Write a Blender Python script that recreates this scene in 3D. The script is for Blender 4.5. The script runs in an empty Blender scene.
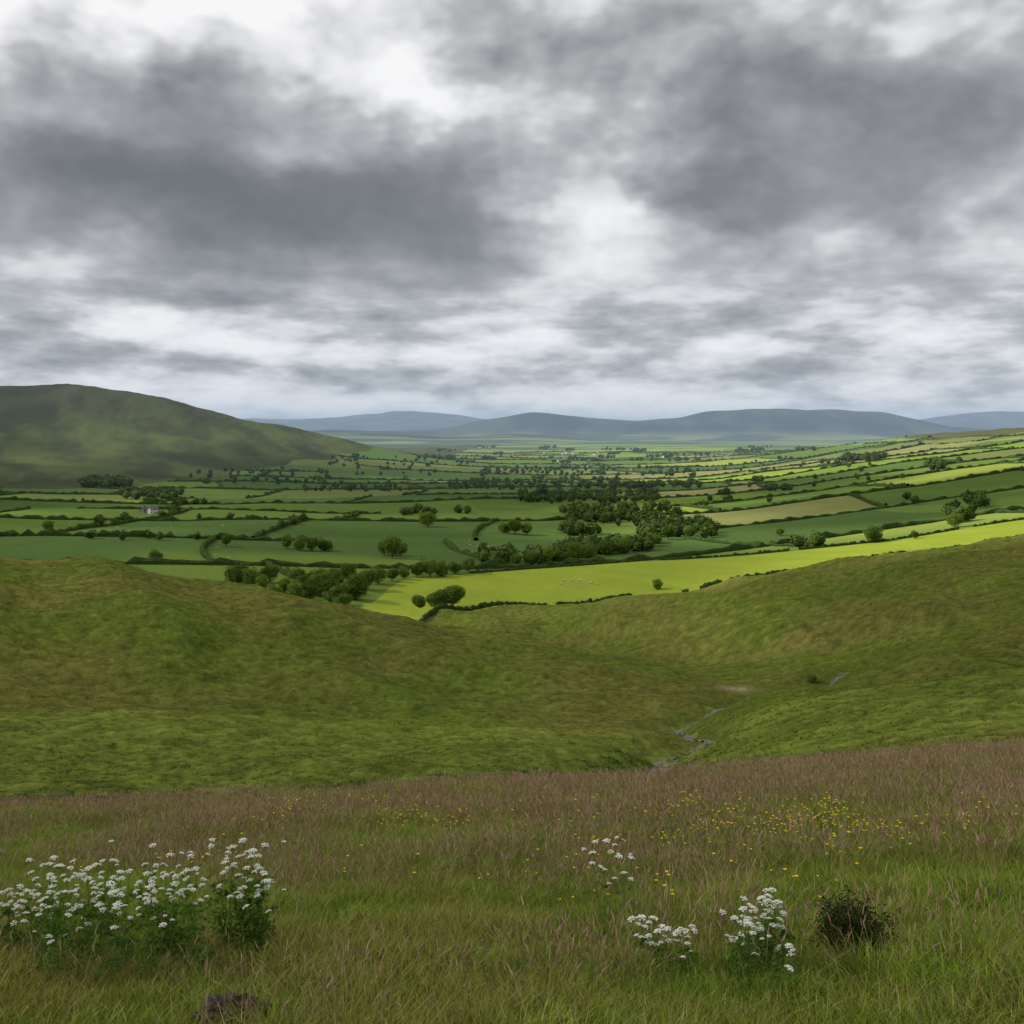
import bpy, math, random
import numpy as np
rng = np.random.default_rng(7)
random.seed(7)
scene = bpy.context.scene
F = 1100.0; CX = 512.0; HY = 432.0; EYE = 1.9

# ------------------------------------------------------------------ numpy noise
def perlin(x, y, seed=0):
    xi = np.floor(x).astype(np.int64); yi = np.floor(y).astype(np.int64)
    xf = x - xi; yf = y - yi
    def g(ix, iy, dx, dy):
        h = (ix * 374761393 + iy * 668265263 + seed * 974711) & 0xFFFFFFFF
        h = ((h ^ (h >> 13)) * 1274126177) & 0xFFFFFFFF
        h = h ^ (h >> 16)
        a = (h & 0xFFFF) / 65536.0 * 2 * np.pi
        return np.cos(a) * dx + np.sin(a) * dy
    u = xf*xf*xf*(xf*(xf*6-15)+10); v = yf*yf*yf*(yf*(yf*6-15)+10)
    n00 = g(xi, yi, xf, yf); n10 = g(xi+1, yi, xf-1, yf)
    n01 = g(xi, yi+1, xf, yf-1); n11 = g(xi+1, yi+1, xf-1, yf-1)
    return ((n00*(1-u)+n10*u)*(1-v) + (n01*(1-u)+n11*u)*v) * 1.5
def fbm(x, y, o, seed=0):
    s = 0; a = 1.0; t = 0
    for i in range(o):
        s = s + a*perlin(x*2**i, y*2**i, seed+i*17); t += a; a *= 0.5
    return s/t
def sstep(a, b, x):
    t = np.clip((x-a)/(b-a), 0, 1); return t*t*(3-2*t)
def hash01(i, j, s=0):
    h = (np.asarray(i, dtype=np.int64)*73856093 ^ np.asarray(j, dtype=np.int64)*19349663 ^ (s*83492791+12345)) & 0xFFFFFFFF
    h = ((h ^ (h >> 15)) * 2246822519) & 0xFFFFFFFF
    h = ((h ^ (h >> 13)) * 3266489917) & 0xFFFFFFFF
    h = h ^ (h >> 16)
    return (h & 0xFFFFFF)/float(0x1000000)

def pchip(x, Y, xs):
    h = np.diff(x)[:, None]; d = np.diff(Y, axis=0)/h
    m = np.zeros_like(Y)
    w1 = 2*h[1:]+h[:-1]; w2 = h[1:]+2*h[:-1]
    ok = d[:-1]*d[1:] > 0
    with np.errstate(divide='ignore', invalid='ignore'):
        mm = (w1+w2)/(w1/d[:-1]+w2/d[1:])
    m[1:-1] = np.where(ok, mm, 0); m[0] = d[0]; m[-1] = d[-1]
    k = np.clip(np.searchsorted(x, xs)-1, 0, len(x)-2)
    hh = h[k]; t = ((xs-x[k])[:, None])/hh
    return ((2*t**3-3*t**2+1)*Y[k] + (t**3-2*t**2+t)*hh*m[k] + (-2*t**3+3*t**2)*Y[k+1] + (t**3-t**2)*hh*m[k+1])

# ------------------------------------------------------------------ terrain profile (image pixel column, distance) -> image pixel row
PXC = [-300,0,128,256,384,512,640,700,768,896,1024,1324]
rows = [
 (25,[828,813,808,801,795,788,784,778,773,766,758,746]),
 (35,[842,830,826,820,812,805,800,790,780,770,758,742]),
 (45,[850,845,842,836,828,818,808,796,782,770,754,732]),
 (65,[840,836,834,828,820,808,796,780,767,748,735,705]),
 (80,[800,802,800,797,792,786,779,770,754,733,716,690]),
 (100,[752,754,754,753,753,754,757,753,733,706,688,660]),
 (120,[722,724,726,729,733,738,743,740,716,688,672,648]),
 (135,[713,716,719,722,727,732,737,733,707,685,670,645]),
 (150,[706,713,717,721,725,729,732,726,705,688,676,645]),
 (170,[665,688,697,706,713,717,720,712,703,693,682,643]),
 (190,[625,648,663,678,690,698,703,704,698,691,674,630]),
 (220,[578,597,614,634,654,669,685,692,689,668,630,600]),
 (250,[552,568,584,604,628,651,674,684,676,650,618,575]),
 (280,[543,558,573,594,621,648,669,677,658,626,602,550]),
 (320,[548,563,577,597,623,654,666,652,622,590,570,530]),
 (360,[560,575,587,603,630,650,636,616,594,568,549,515]),
 (400,[575,585,594,604,626,627,608,595,581,559,542,508]),
 (440,[590,592,597,602,616,613,600,591,579,558,541,508]),
 (480,[598,596,598,598,604,608,600,596,586,566,550,515]),
 (520,[585,584,584,585,588,592,587,583,574,558,541,510]),
 (560,[575,572,572,573,577,580,577,574,566,552,534,505]),
 (700,[545,545,546,548,551,553,551,549,545,532,515,488]),
 (900,[518,520,522,524,527,528,527,526,521,506,489,463]),
 (1200,[495,503,505,508,508,507,507,506,500,484,466,443]),
 (1600,[470,487,488,489,490,491,491,489,483,466,450,431]),
 (2200,[420,452,457,466,473,478,478,476,469,453,439,420]),
 (2600,[395,418,426,444,463,471,472,470,464,448,434,416]),
 (3500,[400,396,402,430,451,460,461,460,455,440,429,415]),
 (4500,[410,420,425,438,450,454,454,453,452,446,440,430]),
 (6500,[447]*12),(8500,[444]*12),(12200,[442]*12),
 (17500,[434]*12),(32000,[428]*12),(45000,[431]*12)]
special = {
 3000:([-300,-60,0,60,130,200,250,300,350,400,430,512,640,768,840,900,960,1024,1324],
       [380,389,388,385,393,408,422,432,443,453,458,465,467,462,454,445,437,431,415]),
 10500:([-300,250,330,400,460,520,600,700,850,950,1324],[441,438,430,432,436,434,440,441,440,436,436]),
 14000:([-300,200,290,340,430,480,545,600,660,720,770,830,900,940,1000,1324],
        [432,432,431,430,430,420,413,420,419,410,408,409,417,426,430,430]),
 24000:([-300,150,240,300,370,410,450,480,560,700,850,920,960,1024,1324],
        [420,422,419,420,414,411,414,419,424,424,424,419,414,412,412])}
PXF = np.arange(-700, 1724+1, 8.0)
Dl=[]; Yl=[]
allrows = [(d,PXC,v) for d,v in rows]+[(d,a,b) for d,(a,b) in special.items()]
allrows.sort(key=lambda r:r[0])
ker = np.exp(-0.5*(np.arange(-12,13)/3.2)**2); ker/=ker.sum()
ker2 = np.exp(-0.5*(np.arange(-12,13)/1.5)**2); ker2/=ker2.sum()
for d,a,v in allrows:
    r = pchip(np.array(a,float), np.array(v,float)[:,None], np.clip(PXF,a[0],a[-1]))[:,0]
    kk = ker2 if d in special else ker
    r = np.convolve(np.pad(r,12,mode='edge'),kk,mode='valid')
    Dl.append(d); Yl.append(r)
LD = np.log(np.array(Dl,float)); YT = np.array(Yl)
LF = np.linspace(LD[0], LD[-1], 900)
TAB = pchip(LD, YT, LF)
ROW25 = YT[0]

def tabpy(px, D):
    a = np.clip((px-PXF[0])/8.0, 0, len(PXF)-1.001); i = a.astype(int); fa = a-i
    b = np.clip((np.log(np.maximum(D,25))-LF[0])/(LF[1]-LF[0]), 0, len(LF)-1.001); j = b.astype(int); fb = b-j
    return (TAB[j,i]*(1-fa)+TAB[j,i+1]*fa)*(1-fb)+(TAB[j+1,i]*(1-fa)+TAB[j+1,i+1]*fa)*fb

SP = [(860,232),(800,212),(755,205),(735,196),(706,178),(676,165),(705,150),(690,136),(655,124),(668,110),(640,98),(648,82),(636,66)]
SXY = np.array([((p-CX)/F*d, d) for p,d in SP])
def resample(P, step):
    seg = np.linalg.norm(np.diff(P,axis=0),axis=1); s = np.concatenate([[0],np.cumsum(seg)])
    t = np.arange(0, s[-1], step)
    return np.stack([np.interp(t,s,P[:,0]),np.interp(t,s,P[:,1])],1)
SR = resample(SXY, 1.0)
kk = np.ones(5)/5
SR = np.stack([np.convolve(np.pad(SR[:,k],2,mode='edge'),kk,mode='valid') for k in (0,1)],1)
SR[:,0] += 0.8*np.sin(np.arange(len(SR))*0.45)
def stream_dist(x,y):
    d = np.full(x.shape, 1e3)
    m = (y>55)&(y<245)&(x>0)&(x<90)
    if m.any():
        xm=x[m]; ym=y[m]; best=np.full(xm.shape,1e9)
        for p in SR[::2]:
            best=np.minimum(best,(xm-p[0])**2+(ym-p[1])**2)
        d[m]=np.sqrt(best)
    return d

def base_z(x, y):
    px = CX + F*x/np.maximum(y, 6.0)
    s25 = (np.interp(np.clip(px,-700,1724), PXF, ROW25)-HY)/F - EYE/25
    znear = -EYE - s25*np.maximum(y,0) - 0.06*np.minimum(y,0)
    zfar = -(tabpy(px, y)-HY)/F*np.maximum(y,25)
    return np.where(y<25, znear, zfar), px

def terrain(x, y, want=False):
    x=np.asarray(x,float); y=np.asarray(y,float)
    z, px = base_z(x,y)
    n = 0.05*perlin(x/1.7,y/1.7,1)+0.10*perlin(x/4,y/4,2)*sstep(2,8,y)
    m = sstep(35,90,y)*(1-sstep(430,520,y))
    tus = perlin(x/1.1,y/1.1,5)
    tus2 = perlin(x/2.6,y/2.6,6)
    fold = 1-np.abs(perlin(x/48+y/90,y/75,33))*2
    n = n + m*(1.4*perlin(x/38,y/38,3)+2.4*fold*sstep(140,220,y)+0.75*perlin(x/14,y/20,4)+0.20*tus2+0.12*tus)
    v = sstep(520,900,y)*(1-sstep(6000,8000,y))
    n = n + v*(3.6*perlin(x/330,y/420,7)*sstep(700,1200,y)+2.2*perlin(x/160,y/200,8)+0.6*perlin(x/50,y/50,9))
    lh = sstep(1700,2400,y)*sstep(-75,-20,z)*(1-sstep(6000,8000,y))
    gl = 1-np.abs(perlin(x/260+0.4*y/260,y/420,11))*1.6
    n = n + lh*(7*perlin(x/330,y/500,10)+6.5*gl+2.8*perlin(x/60,y/90,12)+1.3*perlin(x/22,y/40,15))
    fh = sstep(9500,13000,y)
    n = n + fh*(26*perlin(x/1400,y/2200,13)+20*perlin(x/450,y/700,14))
    sd = stream_dist(x,y)
    n = n - 2.4*np.exp(-(sd/5.5)**2) - 0.35*np.exp(-(sd/0.9)**2)
    if want: return z+n, px, sd, tus, tus2
    return z+n
def locate(px, py, dmin=30, dmax=8000):
    D = np.exp(np.linspace(math.log(dmin), math.log(dmax), 500))
    x = (px-CX)/F*D
    z = terrain(x, D)
    a = HY - F*z/D
    k = np.argmax(a <= py)
    return x[k], D[k], z[k]
def gz(x,y): return float(terrain(np.array([x]),np.array([y]))[0])

# ------------------------------------------------------------------ field layout
RA = math.radians(-13)
FW, FH = 235.0, 170.0
FAR = 2100
def g1(xr): return 75*np.sin(xr/420+0.5)+38*np.sin(xr/190+2.0)+12*np.sin(xr/83)
def g2(yr,xr): return 90*np.sin(yr/400)+45*np.sin(xr/330+1)+20*np.sin(yr/95)
def rot(x,y,a=RA): return x*math.cos(a)-y*math.sin(a), x*math.sin(a)+y*math.cos(a)
def field_id(x,y):
    xr,yr = rot(x,y)
    b = (yr+g1(xr))/FH; j = np.floor(b); j=np.where(y>FAR,np.floor(j/2)*2,j)
    sc = 0.6+0.9*hash01(j,0,3); off = hash01(j,1,4)*7
    a = (xr+g2(yr,xr))/FW*sc+off; i = np.floor(a); i=np.where(y>FAR,np.floor(i/2)*2,i)
    return i.astype(np.int64), j.astype(np.int64)
BTOP_PX=[300,384,450,512,640,768,896,1024,1324]; BTOP_D=[500,545,575,600,640,640,640,668,700]
def bounds(px):
    return np.interp(px,[-300,0,256,384,430,512,640,896,1324],[330,330,340,350,430,452,452,450,450])
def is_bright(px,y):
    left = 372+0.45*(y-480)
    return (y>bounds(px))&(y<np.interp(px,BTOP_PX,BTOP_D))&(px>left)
def field_mask(x,y,z,px):
    m = (y>bounds(px))&(y<8500)
    dl = np.interp(px,[-300,0,128,200,256,330,400,450,500],[1300,1520,1600,1780,2080,2550,2900,3600,9000])*(1+.09*perlin(x/220,y/260,77))
    hill = (px<500)&(y>dl)
    hr = (px>700)&(y>2600)&(z>-20+6*perlin(x/200,y/200,78))
    return m&(~hill)&(~hr)

# ------------------------------------------------------------------ mesh helpers
def new_obj(name, V, polys, mats=(), midx=None, smooth=False, parent=None, link=True):
    me = bpy.data.meshes.new(name)
    V = np.asarray(V,dtype=np.float32)
    me.vertices.add(len(V)); me.vertices.foreach_set('co', V.ravel())
    polys=[np.asarray(p,dtype=np.int32) for p in polys if len(p)]
    nl = sum(p.size for p in polys); npol = sum(len(p) for p in polys)
    me.loops.add(nl); me.loops.foreach_set('vertex_index', np.concatenate([p.ravel() for p in polys]))
    me.polygons.add(npol)
    ls=[];o=0
    for p in polys:
        ls.append(o+np.arange(len(p))*p.shape[1]); o+=p.size
    me.polygons.foreach_set('loop_start', np.concatenate(ls).astype(np.int32))
    for m in mats: me.materials.append(m)
    if midx is not None: me.polygons.foreach_set('material_index', np.asarray(midx,dtype=np.int32))
    me.polygons.foreach_set('use_smooth', np.full(npol, smooth, dtype=bool))
    me.update(calc_edges=True)
    if len(V)<200000: me.validate()
    ob = bpy.data.objects.new(name, me)
    if link: scene.collection.objects.link(ob)
    if parent: ob.parent = parent
    return ob

class Build:
    def __init__(s): s.V=[]; s.Q=[]; s.T=[]; s.qm=[]; s.tm=[]; s.n=0
    def add(s, V, Q=None, T=None, m=0):
        V=np.asarray(V,float).reshape(-1,3); s.V.append(V)
        if Q is not None and len(Q): s.Q.append(np.asarray(Q)+s.n); s.qm.append(np.full(len(Q),m))
        if T is not None and len(T): s.T.append(np.asarray(T)+s.n); s.tm.append(np.full(len(T),m))
        s.n+=len(V)
    def arrays(s):
        V=np.concatenate(s.V)
        Q=np.concatenate(s.Q) if s.Q else np.zeros((0,4),int); T=np.concatenate(s.T) if s.T else np.zeros((0,3),int)
        return V,Q,T,np.concatenate(s.qm+s.tm)
    def obj(s,name,mats,smooth=False,link=True,parent=None):
        V,Q,T,mi=s.arrays()
        return new_obj(name,V,[Q,T],mats,mi,smooth,parent,link)

def ribbons(base, h, lean, bend, w, prof, face=None, r=rng):
    n=len(base); L=len(prof)
    if face is None: face=r.uniform(0,np.pi,n)
    side=np.stack([np.cos(face),np.sin(face),np.zeros(n)],1)
    V=np.zeros((n,L,2,3))
    for k,(t,wd) in enumerate(prof):
        c=base.copy()
        c[:,:2]+=lean*(h*bend*t*t)[:,None]+lean*(h*0.15*t)[:,None]
        c[:,2]+=h*(t-0.35*bend*t*t)
        V[:,k,0]=c-side*(w*wd*0.5)[:,None]; V[:,k,1]=c+side*(w*wd*0.5)[:,None]
    b=np.arange(n)[:,None]*2*L+np.arange(L-1)[None,:]*2
    Q=np.stack([b,b+1,b+3,b+2],-1).reshape(-1,4)
    return V.reshape(-1,3),Q
def leaves(C, size, out, jit=0.8, aspect=0.7, r=rng):
    n=len(C); nn=out+jit*r.normal(size=(n,3)); nn/=np.linalg.norm(nn,axis=1)[:,None]+1e-9
    a=np.cross(nn,r.normal(size=(n,3))); a/=np.linalg.norm(a,axis=1)[:,None]+1e-9
    b=np.cross(nn,a); s=(size*r.uniform(0.6,1.3,n))[:,None]*0.5
    V=np.stack([C-a*s, C-b*s*aspect+a*s*0.15, C+a*s, C+b*s*aspect+a*s*0.15],1).reshape(-1,3)
    Q=np.arange(n*4).reshape(n,4); return V,Q
def tube(P, R, k=6):
    P=np.asarray(P,float); n=len(P); V=[]
    for i in range(n):
        d=P[min(i+1,n-1)]-P[max(i-1,0)]; d/=np.linalg.norm(d)+1e-9
        a=np.cross(d,[0.3,1,0.1]); a/=np.linalg.norm(a)+1e-9; b=np.cross(d,a)
        for j in range(k):
            t=2*math.pi*j/k; V.append(P[i]+R[i]*(a*math.cos(t)+b*math.sin(t)))
    Q=[[i*k+j,i*k+(j+1)%k,(i+1)*k+(j+1)%k,(i+1)*k+j] for i in range(n-1) for j in range(k)]
    return np.array(V),np.array(Q)
import bmesh
def ico(sub):
    bm=bmesh.new(); bmesh.ops.create_icosphere(bm,subdivisions=sub,radius=1)
    V=np.array([v.co[:] for v in bm.verts]); T=np.array([[v.index for v in f.verts] for f in bm.faces]); bm.free()
    return V,T
ICO1=ico(1); ICO2=ico(2); ICO3=ico(3)

# ------------------------------------------------------------------ material helpers
class NT:
    def __init__(s,tree): s.t=tree; s.n=tree.nodes; s.l=tree.links
    def node(s,typ,**kw):
        nd=s.n.new(typ)
        for k,v in kw.items(): setattr(nd,k,v)
        return nd
    def put(s,sock,val):
        if isinstance(val,bpy.types.NodeSocket): s.l.new(val,sock)
        elif val is not None: sock.default_value=val
    def M(s,op,a,b=None,c=None,clamp=False):
        nd=s.n.new('ShaderNodeMath'); nd.operation=op; nd.use_clamp=clamp
        s.put(nd.inputs[0],a); s.put(nd.inputs[1],b); s.put(nd.inputs[2],c); return nd.outputs[0]
    def V(s,op,a,b=None,c=None):
        nd=s.n.new('ShaderNodeVectorMath'); nd.operation=op
        s.put(nd.inputs[0],a); s.put(nd.inputs[1],b); s.put(nd.inputs[2],c)
        return nd.outputs['Value'] if op in('DOT_PRODUCT','LENGTH') else nd.outputs[0]
    def noise(s,vec,scale,detail=4,rough=0.5,dist=0.0,dim='3D'):
        nd=s.n.new('ShaderNodeTexNoise'); nd.noise_dimensions=dim; s.put(nd.inputs['Vector'],vec); nd.inputs['Scale'].default_value=scale
        nd.inputs['Detail'].default_value=detail; nd.inputs['Roughness'].default_value=rough; nd.inputs['Distortion'].default_value=dist
        return nd.outputs[0]
    def ramp(s,fac,stops,interp='LINEAR'):
        nd=s.n.new('ShaderNodeValToRGB'); nd.color_ramp.interpolation=interp; e=nd.color_ramp.elements
        while len(e)<len(stops): e.new(0.5)
        for i,(p,c) in enumerate(stops): e[i].position=p; e[i].color=(*c,1) if len(c)==3 else c
        s.put(nd.inputs[0],fac); return nd.outputs[0]
    def mix(s,fac,a,b,mode='MIX'):
        nd=s.n.new('ShaderNodeMix'); nd.data_type='RGBA'; nd.blend_type=mode
        s.put(nd.inputs[0],fac); 
        for k,v in ((6,a),(7,b)):
            if isinstance(v,bpy.types.NodeSocket): s.l.new(v,nd.inputs[k])
            else: nd.inputs[k].default_value=(*v,1)
        return nd.outputs[2]
    def maprange(s,v,a,b,c=0,d=1,smooth=True):
        nd=s.n.new('ShaderNodeMapRange'); nd.interpolation_type='SMOOTHSTEP' if smooth else 'LINEAR'
        s.put(nd.inputs[0],v); nd.inputs[1].default_value=a; nd.inputs[2].default_value=b; nd.inputs[3].default_value=c; nd.inputs[4].default_value=d
        return nd.outputs[0]
    def combine(s,x,y,z):
        nd=s.n.new('ShaderNodeCombineXYZ'); s.put(nd.inputs[0],x); s.put(nd.inputs[1],y); s.put(nd.inputs[2],z); return nd.outputs[0]
def newmat(name):
    m=bpy.data.materials.new(name); m.use_nodes=True; m.node_tree.nodes.clear()
    return m,NT(m.node_tree)
def plant_mat(name, stops, trans=0.35, patch=None, patch_scale=0.35, nscale=3.0):
    m,t=newmat(name)
    geo=t.node('ShaderNodeNewGeometry'); oi=t.node('ShaderNodeObjectInfo')
    rnd=oi.outputs['Random']
    nz=t.noise(geo.outputs['Position'],nscale,1,0.6)
    f=t.M('ADD',t.M('MULTIPLY',rnd,0.55),t.M('MULTIPLY',t.M('SUBTRACT',nz,0.5),1.6)); f=t.M('ADD',f,0.22,clamp=True)
    col=t.ramp(f,stops)
    if patch:
        pz=t.noise(geo.outputs['Position'],patch_scale,2,0.6)
        col=t.mix(t.maprange(pz,0.42,0.62),col,patch)
    d=t.node('ShaderNodeBsdfDiffuse'); t.put(d.inputs[0],col)
    last=d.outputs[0]
    if trans>0:
        tr=t.node('ShaderNodeBsdfTranslucent'); t.put(tr.inputs[0],col)
        mx=t.node('ShaderNodeMixShader'); mx.inputs[0].default_value=trans
        t.l.new(d.outputs[0],mx.inputs[1]); t.l.new(tr.outputs[0],mx.inputs[2]); last=mx.outputs[0]
    o=t.node('ShaderNodeOutputMaterial'); t.l.new(last,o.inputs[0])
    return m
def plain_mat(name,col,rough=0.8,var=0.3,scale=5.0):
    m,t=newmat(name)
    tc=t.node('ShaderNodeTexCoord'); nz=t.noise(tc.outputs['Object'],scale,4,0.6)
    c=t.mix(nz,tuple(v*(1-var) for v in col),tuple(min(1,v*(1+var)) for v in col))
    p=t.node('ShaderNodeBsdfPrincipled'); t.put(p.inputs['Base Color'],c); p.inputs['Roughness'].default_value=rough
    o=t.node('ShaderNodeOutputMaterial'); t.l.new(p.outputs[0],o.inputs[0]); return m

# ------------------------------------------------------------------ ground sheet
def build_ground():
    ud=np.linspace(-0.56,0.56,900)
    ue=0.56+ (np.linspace(0,1,44)[1:]**1.5)*0.9
    U=np.concatenate([-ue[::-1],ud,ue])
    yr=np.concatenate([np.linspace(-25,4.5,24),np.exp(np.linspace(math.log(5),math.log(50),150))[:-1],np.exp(np.linspace(math.log(50),math.log(45000),1220))])
    Y,UU=np.meshgrid(yr,U,indexing='ij')
    W=np.where(Y<0,14,np.sqrt(np.maximum(Y,0)**2+14**2)); X=UU*W
    z,px,sd,tus,tus2=terrain(X.ravel(),Y.ravel(),True)
    x=X.ravel(); y=Y.ravel()
    nr,nc=Y.shape
    idx=np.arange(nr*nc).reshape(nr,nc)
    Q=np.stack([idx[:-1,:-1],idx[:-1,1:],idx[1:,1:],idx[1:,:-1]],-1).reshape(-1,4)
    c=lambda *a: np.array(a,float)
    n=len(x); C=np.zeros((n,3))
    p1=fbm(x/30,y/45,4,21)*0.5+0.5; p2=fbm(x/6,y/9,3,31)*0.5+0.5
    moor_g=c(.084,.110,.018); moor_b=c(.110,.108,.027); moor_l=c(.106,.142,.023)
    k=sstep(.35,.65,p1)[:,None]*.8; C=moor_g*(1-k)+moor_b*k
    lowb=((1-sstep(125,150,y))*sstep(60,80,y))[:,None]*0.7
    C=C*(1-lowb)+moor_l*lowb
    k=(sstep(.5,.75,p2)*0.4)[:,None]; C=C*(1-k)+c(.044,.062,.013)*k
    C*= (0.82+0.46*np.clip(tus*0.6+tus2*0.6+0.3,-.5,1))[:,None]
    rush=sstep(.05,.45,tus2+0.6*perlin(x/9,y/14,41))*(1-sstep(80,112,y))*sstep(60,70,y)*(1-sstep(520,640,px))
    rush=np.maximum(rush, sstep(0.1,.5,tus2+0.2)*np.exp(-(sd/7)**2))
    k=(rush*0.6)[:,None]; C=C*(1-k)+c(.028,.044,.011)*k
    gr=np.exp(-(sd/1.0)**2)*sstep(-.1,.3,perlin(x/5,y/5,43)-.02)
    k=np.clip(gr*1.1,0,1)[:,None]; C=C*(1-k)+c(.17,.145,.095)*k
    sx,sy,_=locate(735,690,165); q=np.exp(-(((x-sx)/3.2)**2+((y-sy)/3)**2)); k=np.clip(q*1.2,0,1)[:,None]; C=C*(1-k)+c(.24,.19,.11)*k
    sx,sy,_=locate(790,642,250); q=np.exp(-(((x-sx)/6)**2+((y-sy)/7)**2))*sstep(-.3,.4,tus2); k=(q*.7)[:,None]; C=C*(1-k)+c(.16,.12,.04)*k
    k=(1-sstep(26,34,y))[:,None]; C=C*(1-k)+c(.078,.100,.020)*k
    # fields
    fm=field_mask(x,y,z,px)
    i,j=field_id(x,y); h=hash01(i,j,9); h2=hash01(i,j,10)
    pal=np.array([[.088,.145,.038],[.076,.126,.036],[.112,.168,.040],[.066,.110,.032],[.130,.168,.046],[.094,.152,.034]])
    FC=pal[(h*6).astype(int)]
    pal_sunlit=np.array([[.225,.300,.047],[.18,.265,.044],[.27,.325,.062],[.12,.185,.04],[.24,.24,.09],[.16,.235,.04]])  # sunlit palette: sunshine painted in as lighter field colours
    FB=pal_sunlit[(h*6).astype(int)]
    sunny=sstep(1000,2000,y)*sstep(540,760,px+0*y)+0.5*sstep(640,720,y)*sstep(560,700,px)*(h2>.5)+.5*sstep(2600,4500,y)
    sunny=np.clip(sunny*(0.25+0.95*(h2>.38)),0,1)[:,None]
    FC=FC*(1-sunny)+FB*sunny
    FC*= (0.86+0.28*(fbm(x/40,y/60,3,51)*0.5+0.5))[:,None]
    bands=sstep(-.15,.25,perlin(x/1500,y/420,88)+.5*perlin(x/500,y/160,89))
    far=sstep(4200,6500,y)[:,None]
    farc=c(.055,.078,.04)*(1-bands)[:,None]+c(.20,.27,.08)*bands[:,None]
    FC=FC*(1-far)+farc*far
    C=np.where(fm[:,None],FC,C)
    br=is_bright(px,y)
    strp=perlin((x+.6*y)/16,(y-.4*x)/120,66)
    sunlit_col=c(.225,.280,.035)*(0.84+0.32*(fbm(x/25,y/35,4,61)*0.5+0.5)+.06*strp)[:,None]  # patch of sunlight painted into the colour of this field
    C=np.where(br[:,None],sunlit_col,C)
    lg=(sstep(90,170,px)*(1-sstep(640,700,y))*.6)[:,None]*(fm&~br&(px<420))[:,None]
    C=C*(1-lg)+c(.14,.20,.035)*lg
    hill=(~fm)&(y>1200)&(y<8500)
    hn=fbm(x/120+y/300,y/300,5,71)*0.5+0.5; k=sstep(.40,.60,hn)[:,None]
    HC=c(.080,.100,.036)*(1-k)+c(.052,.062,.029)*k
    up=sstep(-20,90,z+20*perlin(x/150,y/200,73))[:,None]*.6; HC=HC*(1-up)+c(.050,.052,.032)*up
    rgt=(px>600)[:,None]; HC=np.where(rgt,HC*0.5+c(.12,.12,.04)*.5,HC)
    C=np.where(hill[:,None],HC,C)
    fh=(y>=8500); fn=fbm(x/900,y/1500,4,81)*0.5+0.5; k=sstep(.4,.6,fn)[:,None]
    low=(1-sstep(-90,40,z))[:,None]*(1-sstep(14000,15000,y))[:,None]
    C=np.where(fh[:,None],(c(.05,.06,.040)*(1-k)+c(.022,.028,.026)*k)*(1-low*.7)+farc*low*.7,C)
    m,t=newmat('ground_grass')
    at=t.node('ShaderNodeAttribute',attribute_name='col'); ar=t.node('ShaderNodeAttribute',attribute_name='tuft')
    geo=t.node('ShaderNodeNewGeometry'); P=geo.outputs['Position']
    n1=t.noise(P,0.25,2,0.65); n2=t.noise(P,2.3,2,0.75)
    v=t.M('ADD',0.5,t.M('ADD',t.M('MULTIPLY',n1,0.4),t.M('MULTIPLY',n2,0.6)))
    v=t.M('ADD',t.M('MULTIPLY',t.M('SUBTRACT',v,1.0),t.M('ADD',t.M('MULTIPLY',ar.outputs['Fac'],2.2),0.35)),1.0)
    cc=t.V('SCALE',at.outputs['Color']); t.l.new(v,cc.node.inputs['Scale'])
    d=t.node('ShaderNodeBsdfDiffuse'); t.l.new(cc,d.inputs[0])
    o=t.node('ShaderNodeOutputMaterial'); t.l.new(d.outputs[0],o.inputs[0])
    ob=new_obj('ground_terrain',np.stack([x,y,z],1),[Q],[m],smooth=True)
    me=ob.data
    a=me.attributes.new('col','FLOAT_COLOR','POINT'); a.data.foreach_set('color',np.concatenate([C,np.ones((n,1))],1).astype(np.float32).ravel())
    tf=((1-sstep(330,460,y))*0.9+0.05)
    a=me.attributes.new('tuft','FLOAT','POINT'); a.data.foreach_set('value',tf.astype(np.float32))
build_ground()

def stream():
    P=SR[8:-4]; z=terrain(P[:,0],P[:,1])
    T=np.gradient(P,axis=0); T/=np.linalg.norm(T,axis=1)[:,None]; N=np.stack([-T[:,1],T[:,0]],1)
    w=0.30+0.18*np.sin(np.arange(len(P))*.7)
    V=np.concatenate([np.c_[P+N*w[:,None],z+0.10],np.c_[P-N*w[:,None],z+0.10]]); n=len(P)
    a=np.arange(n-1); Q=np.stack([a,a+1,a+1+n,a+n],1)
    m,t=newmat('stream_water'); p=t.node('ShaderNodeBsdfPrincipled'); p.inputs['Base Color'].default_value=(.08,.075,.06,1); p.inputs['Roughness'].default_value=.3
    tc=t.node('ShaderNodeNewGeometry'); b=t.node('ShaderNodeBump'); t.put(b.inputs['Height'],t.noise(tc.outputs['Position'],4)); b.inputs['Strength'].default_value=.6; t.l.new(b.outputs[0],p.inputs['Normal'])
    o=t.node('ShaderNodeOutputMaterial'); t.l.new(p.outputs[0],o.inputs[0])
    new_obj('stream',V,[Q],[m],smooth=True)
stream()

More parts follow.
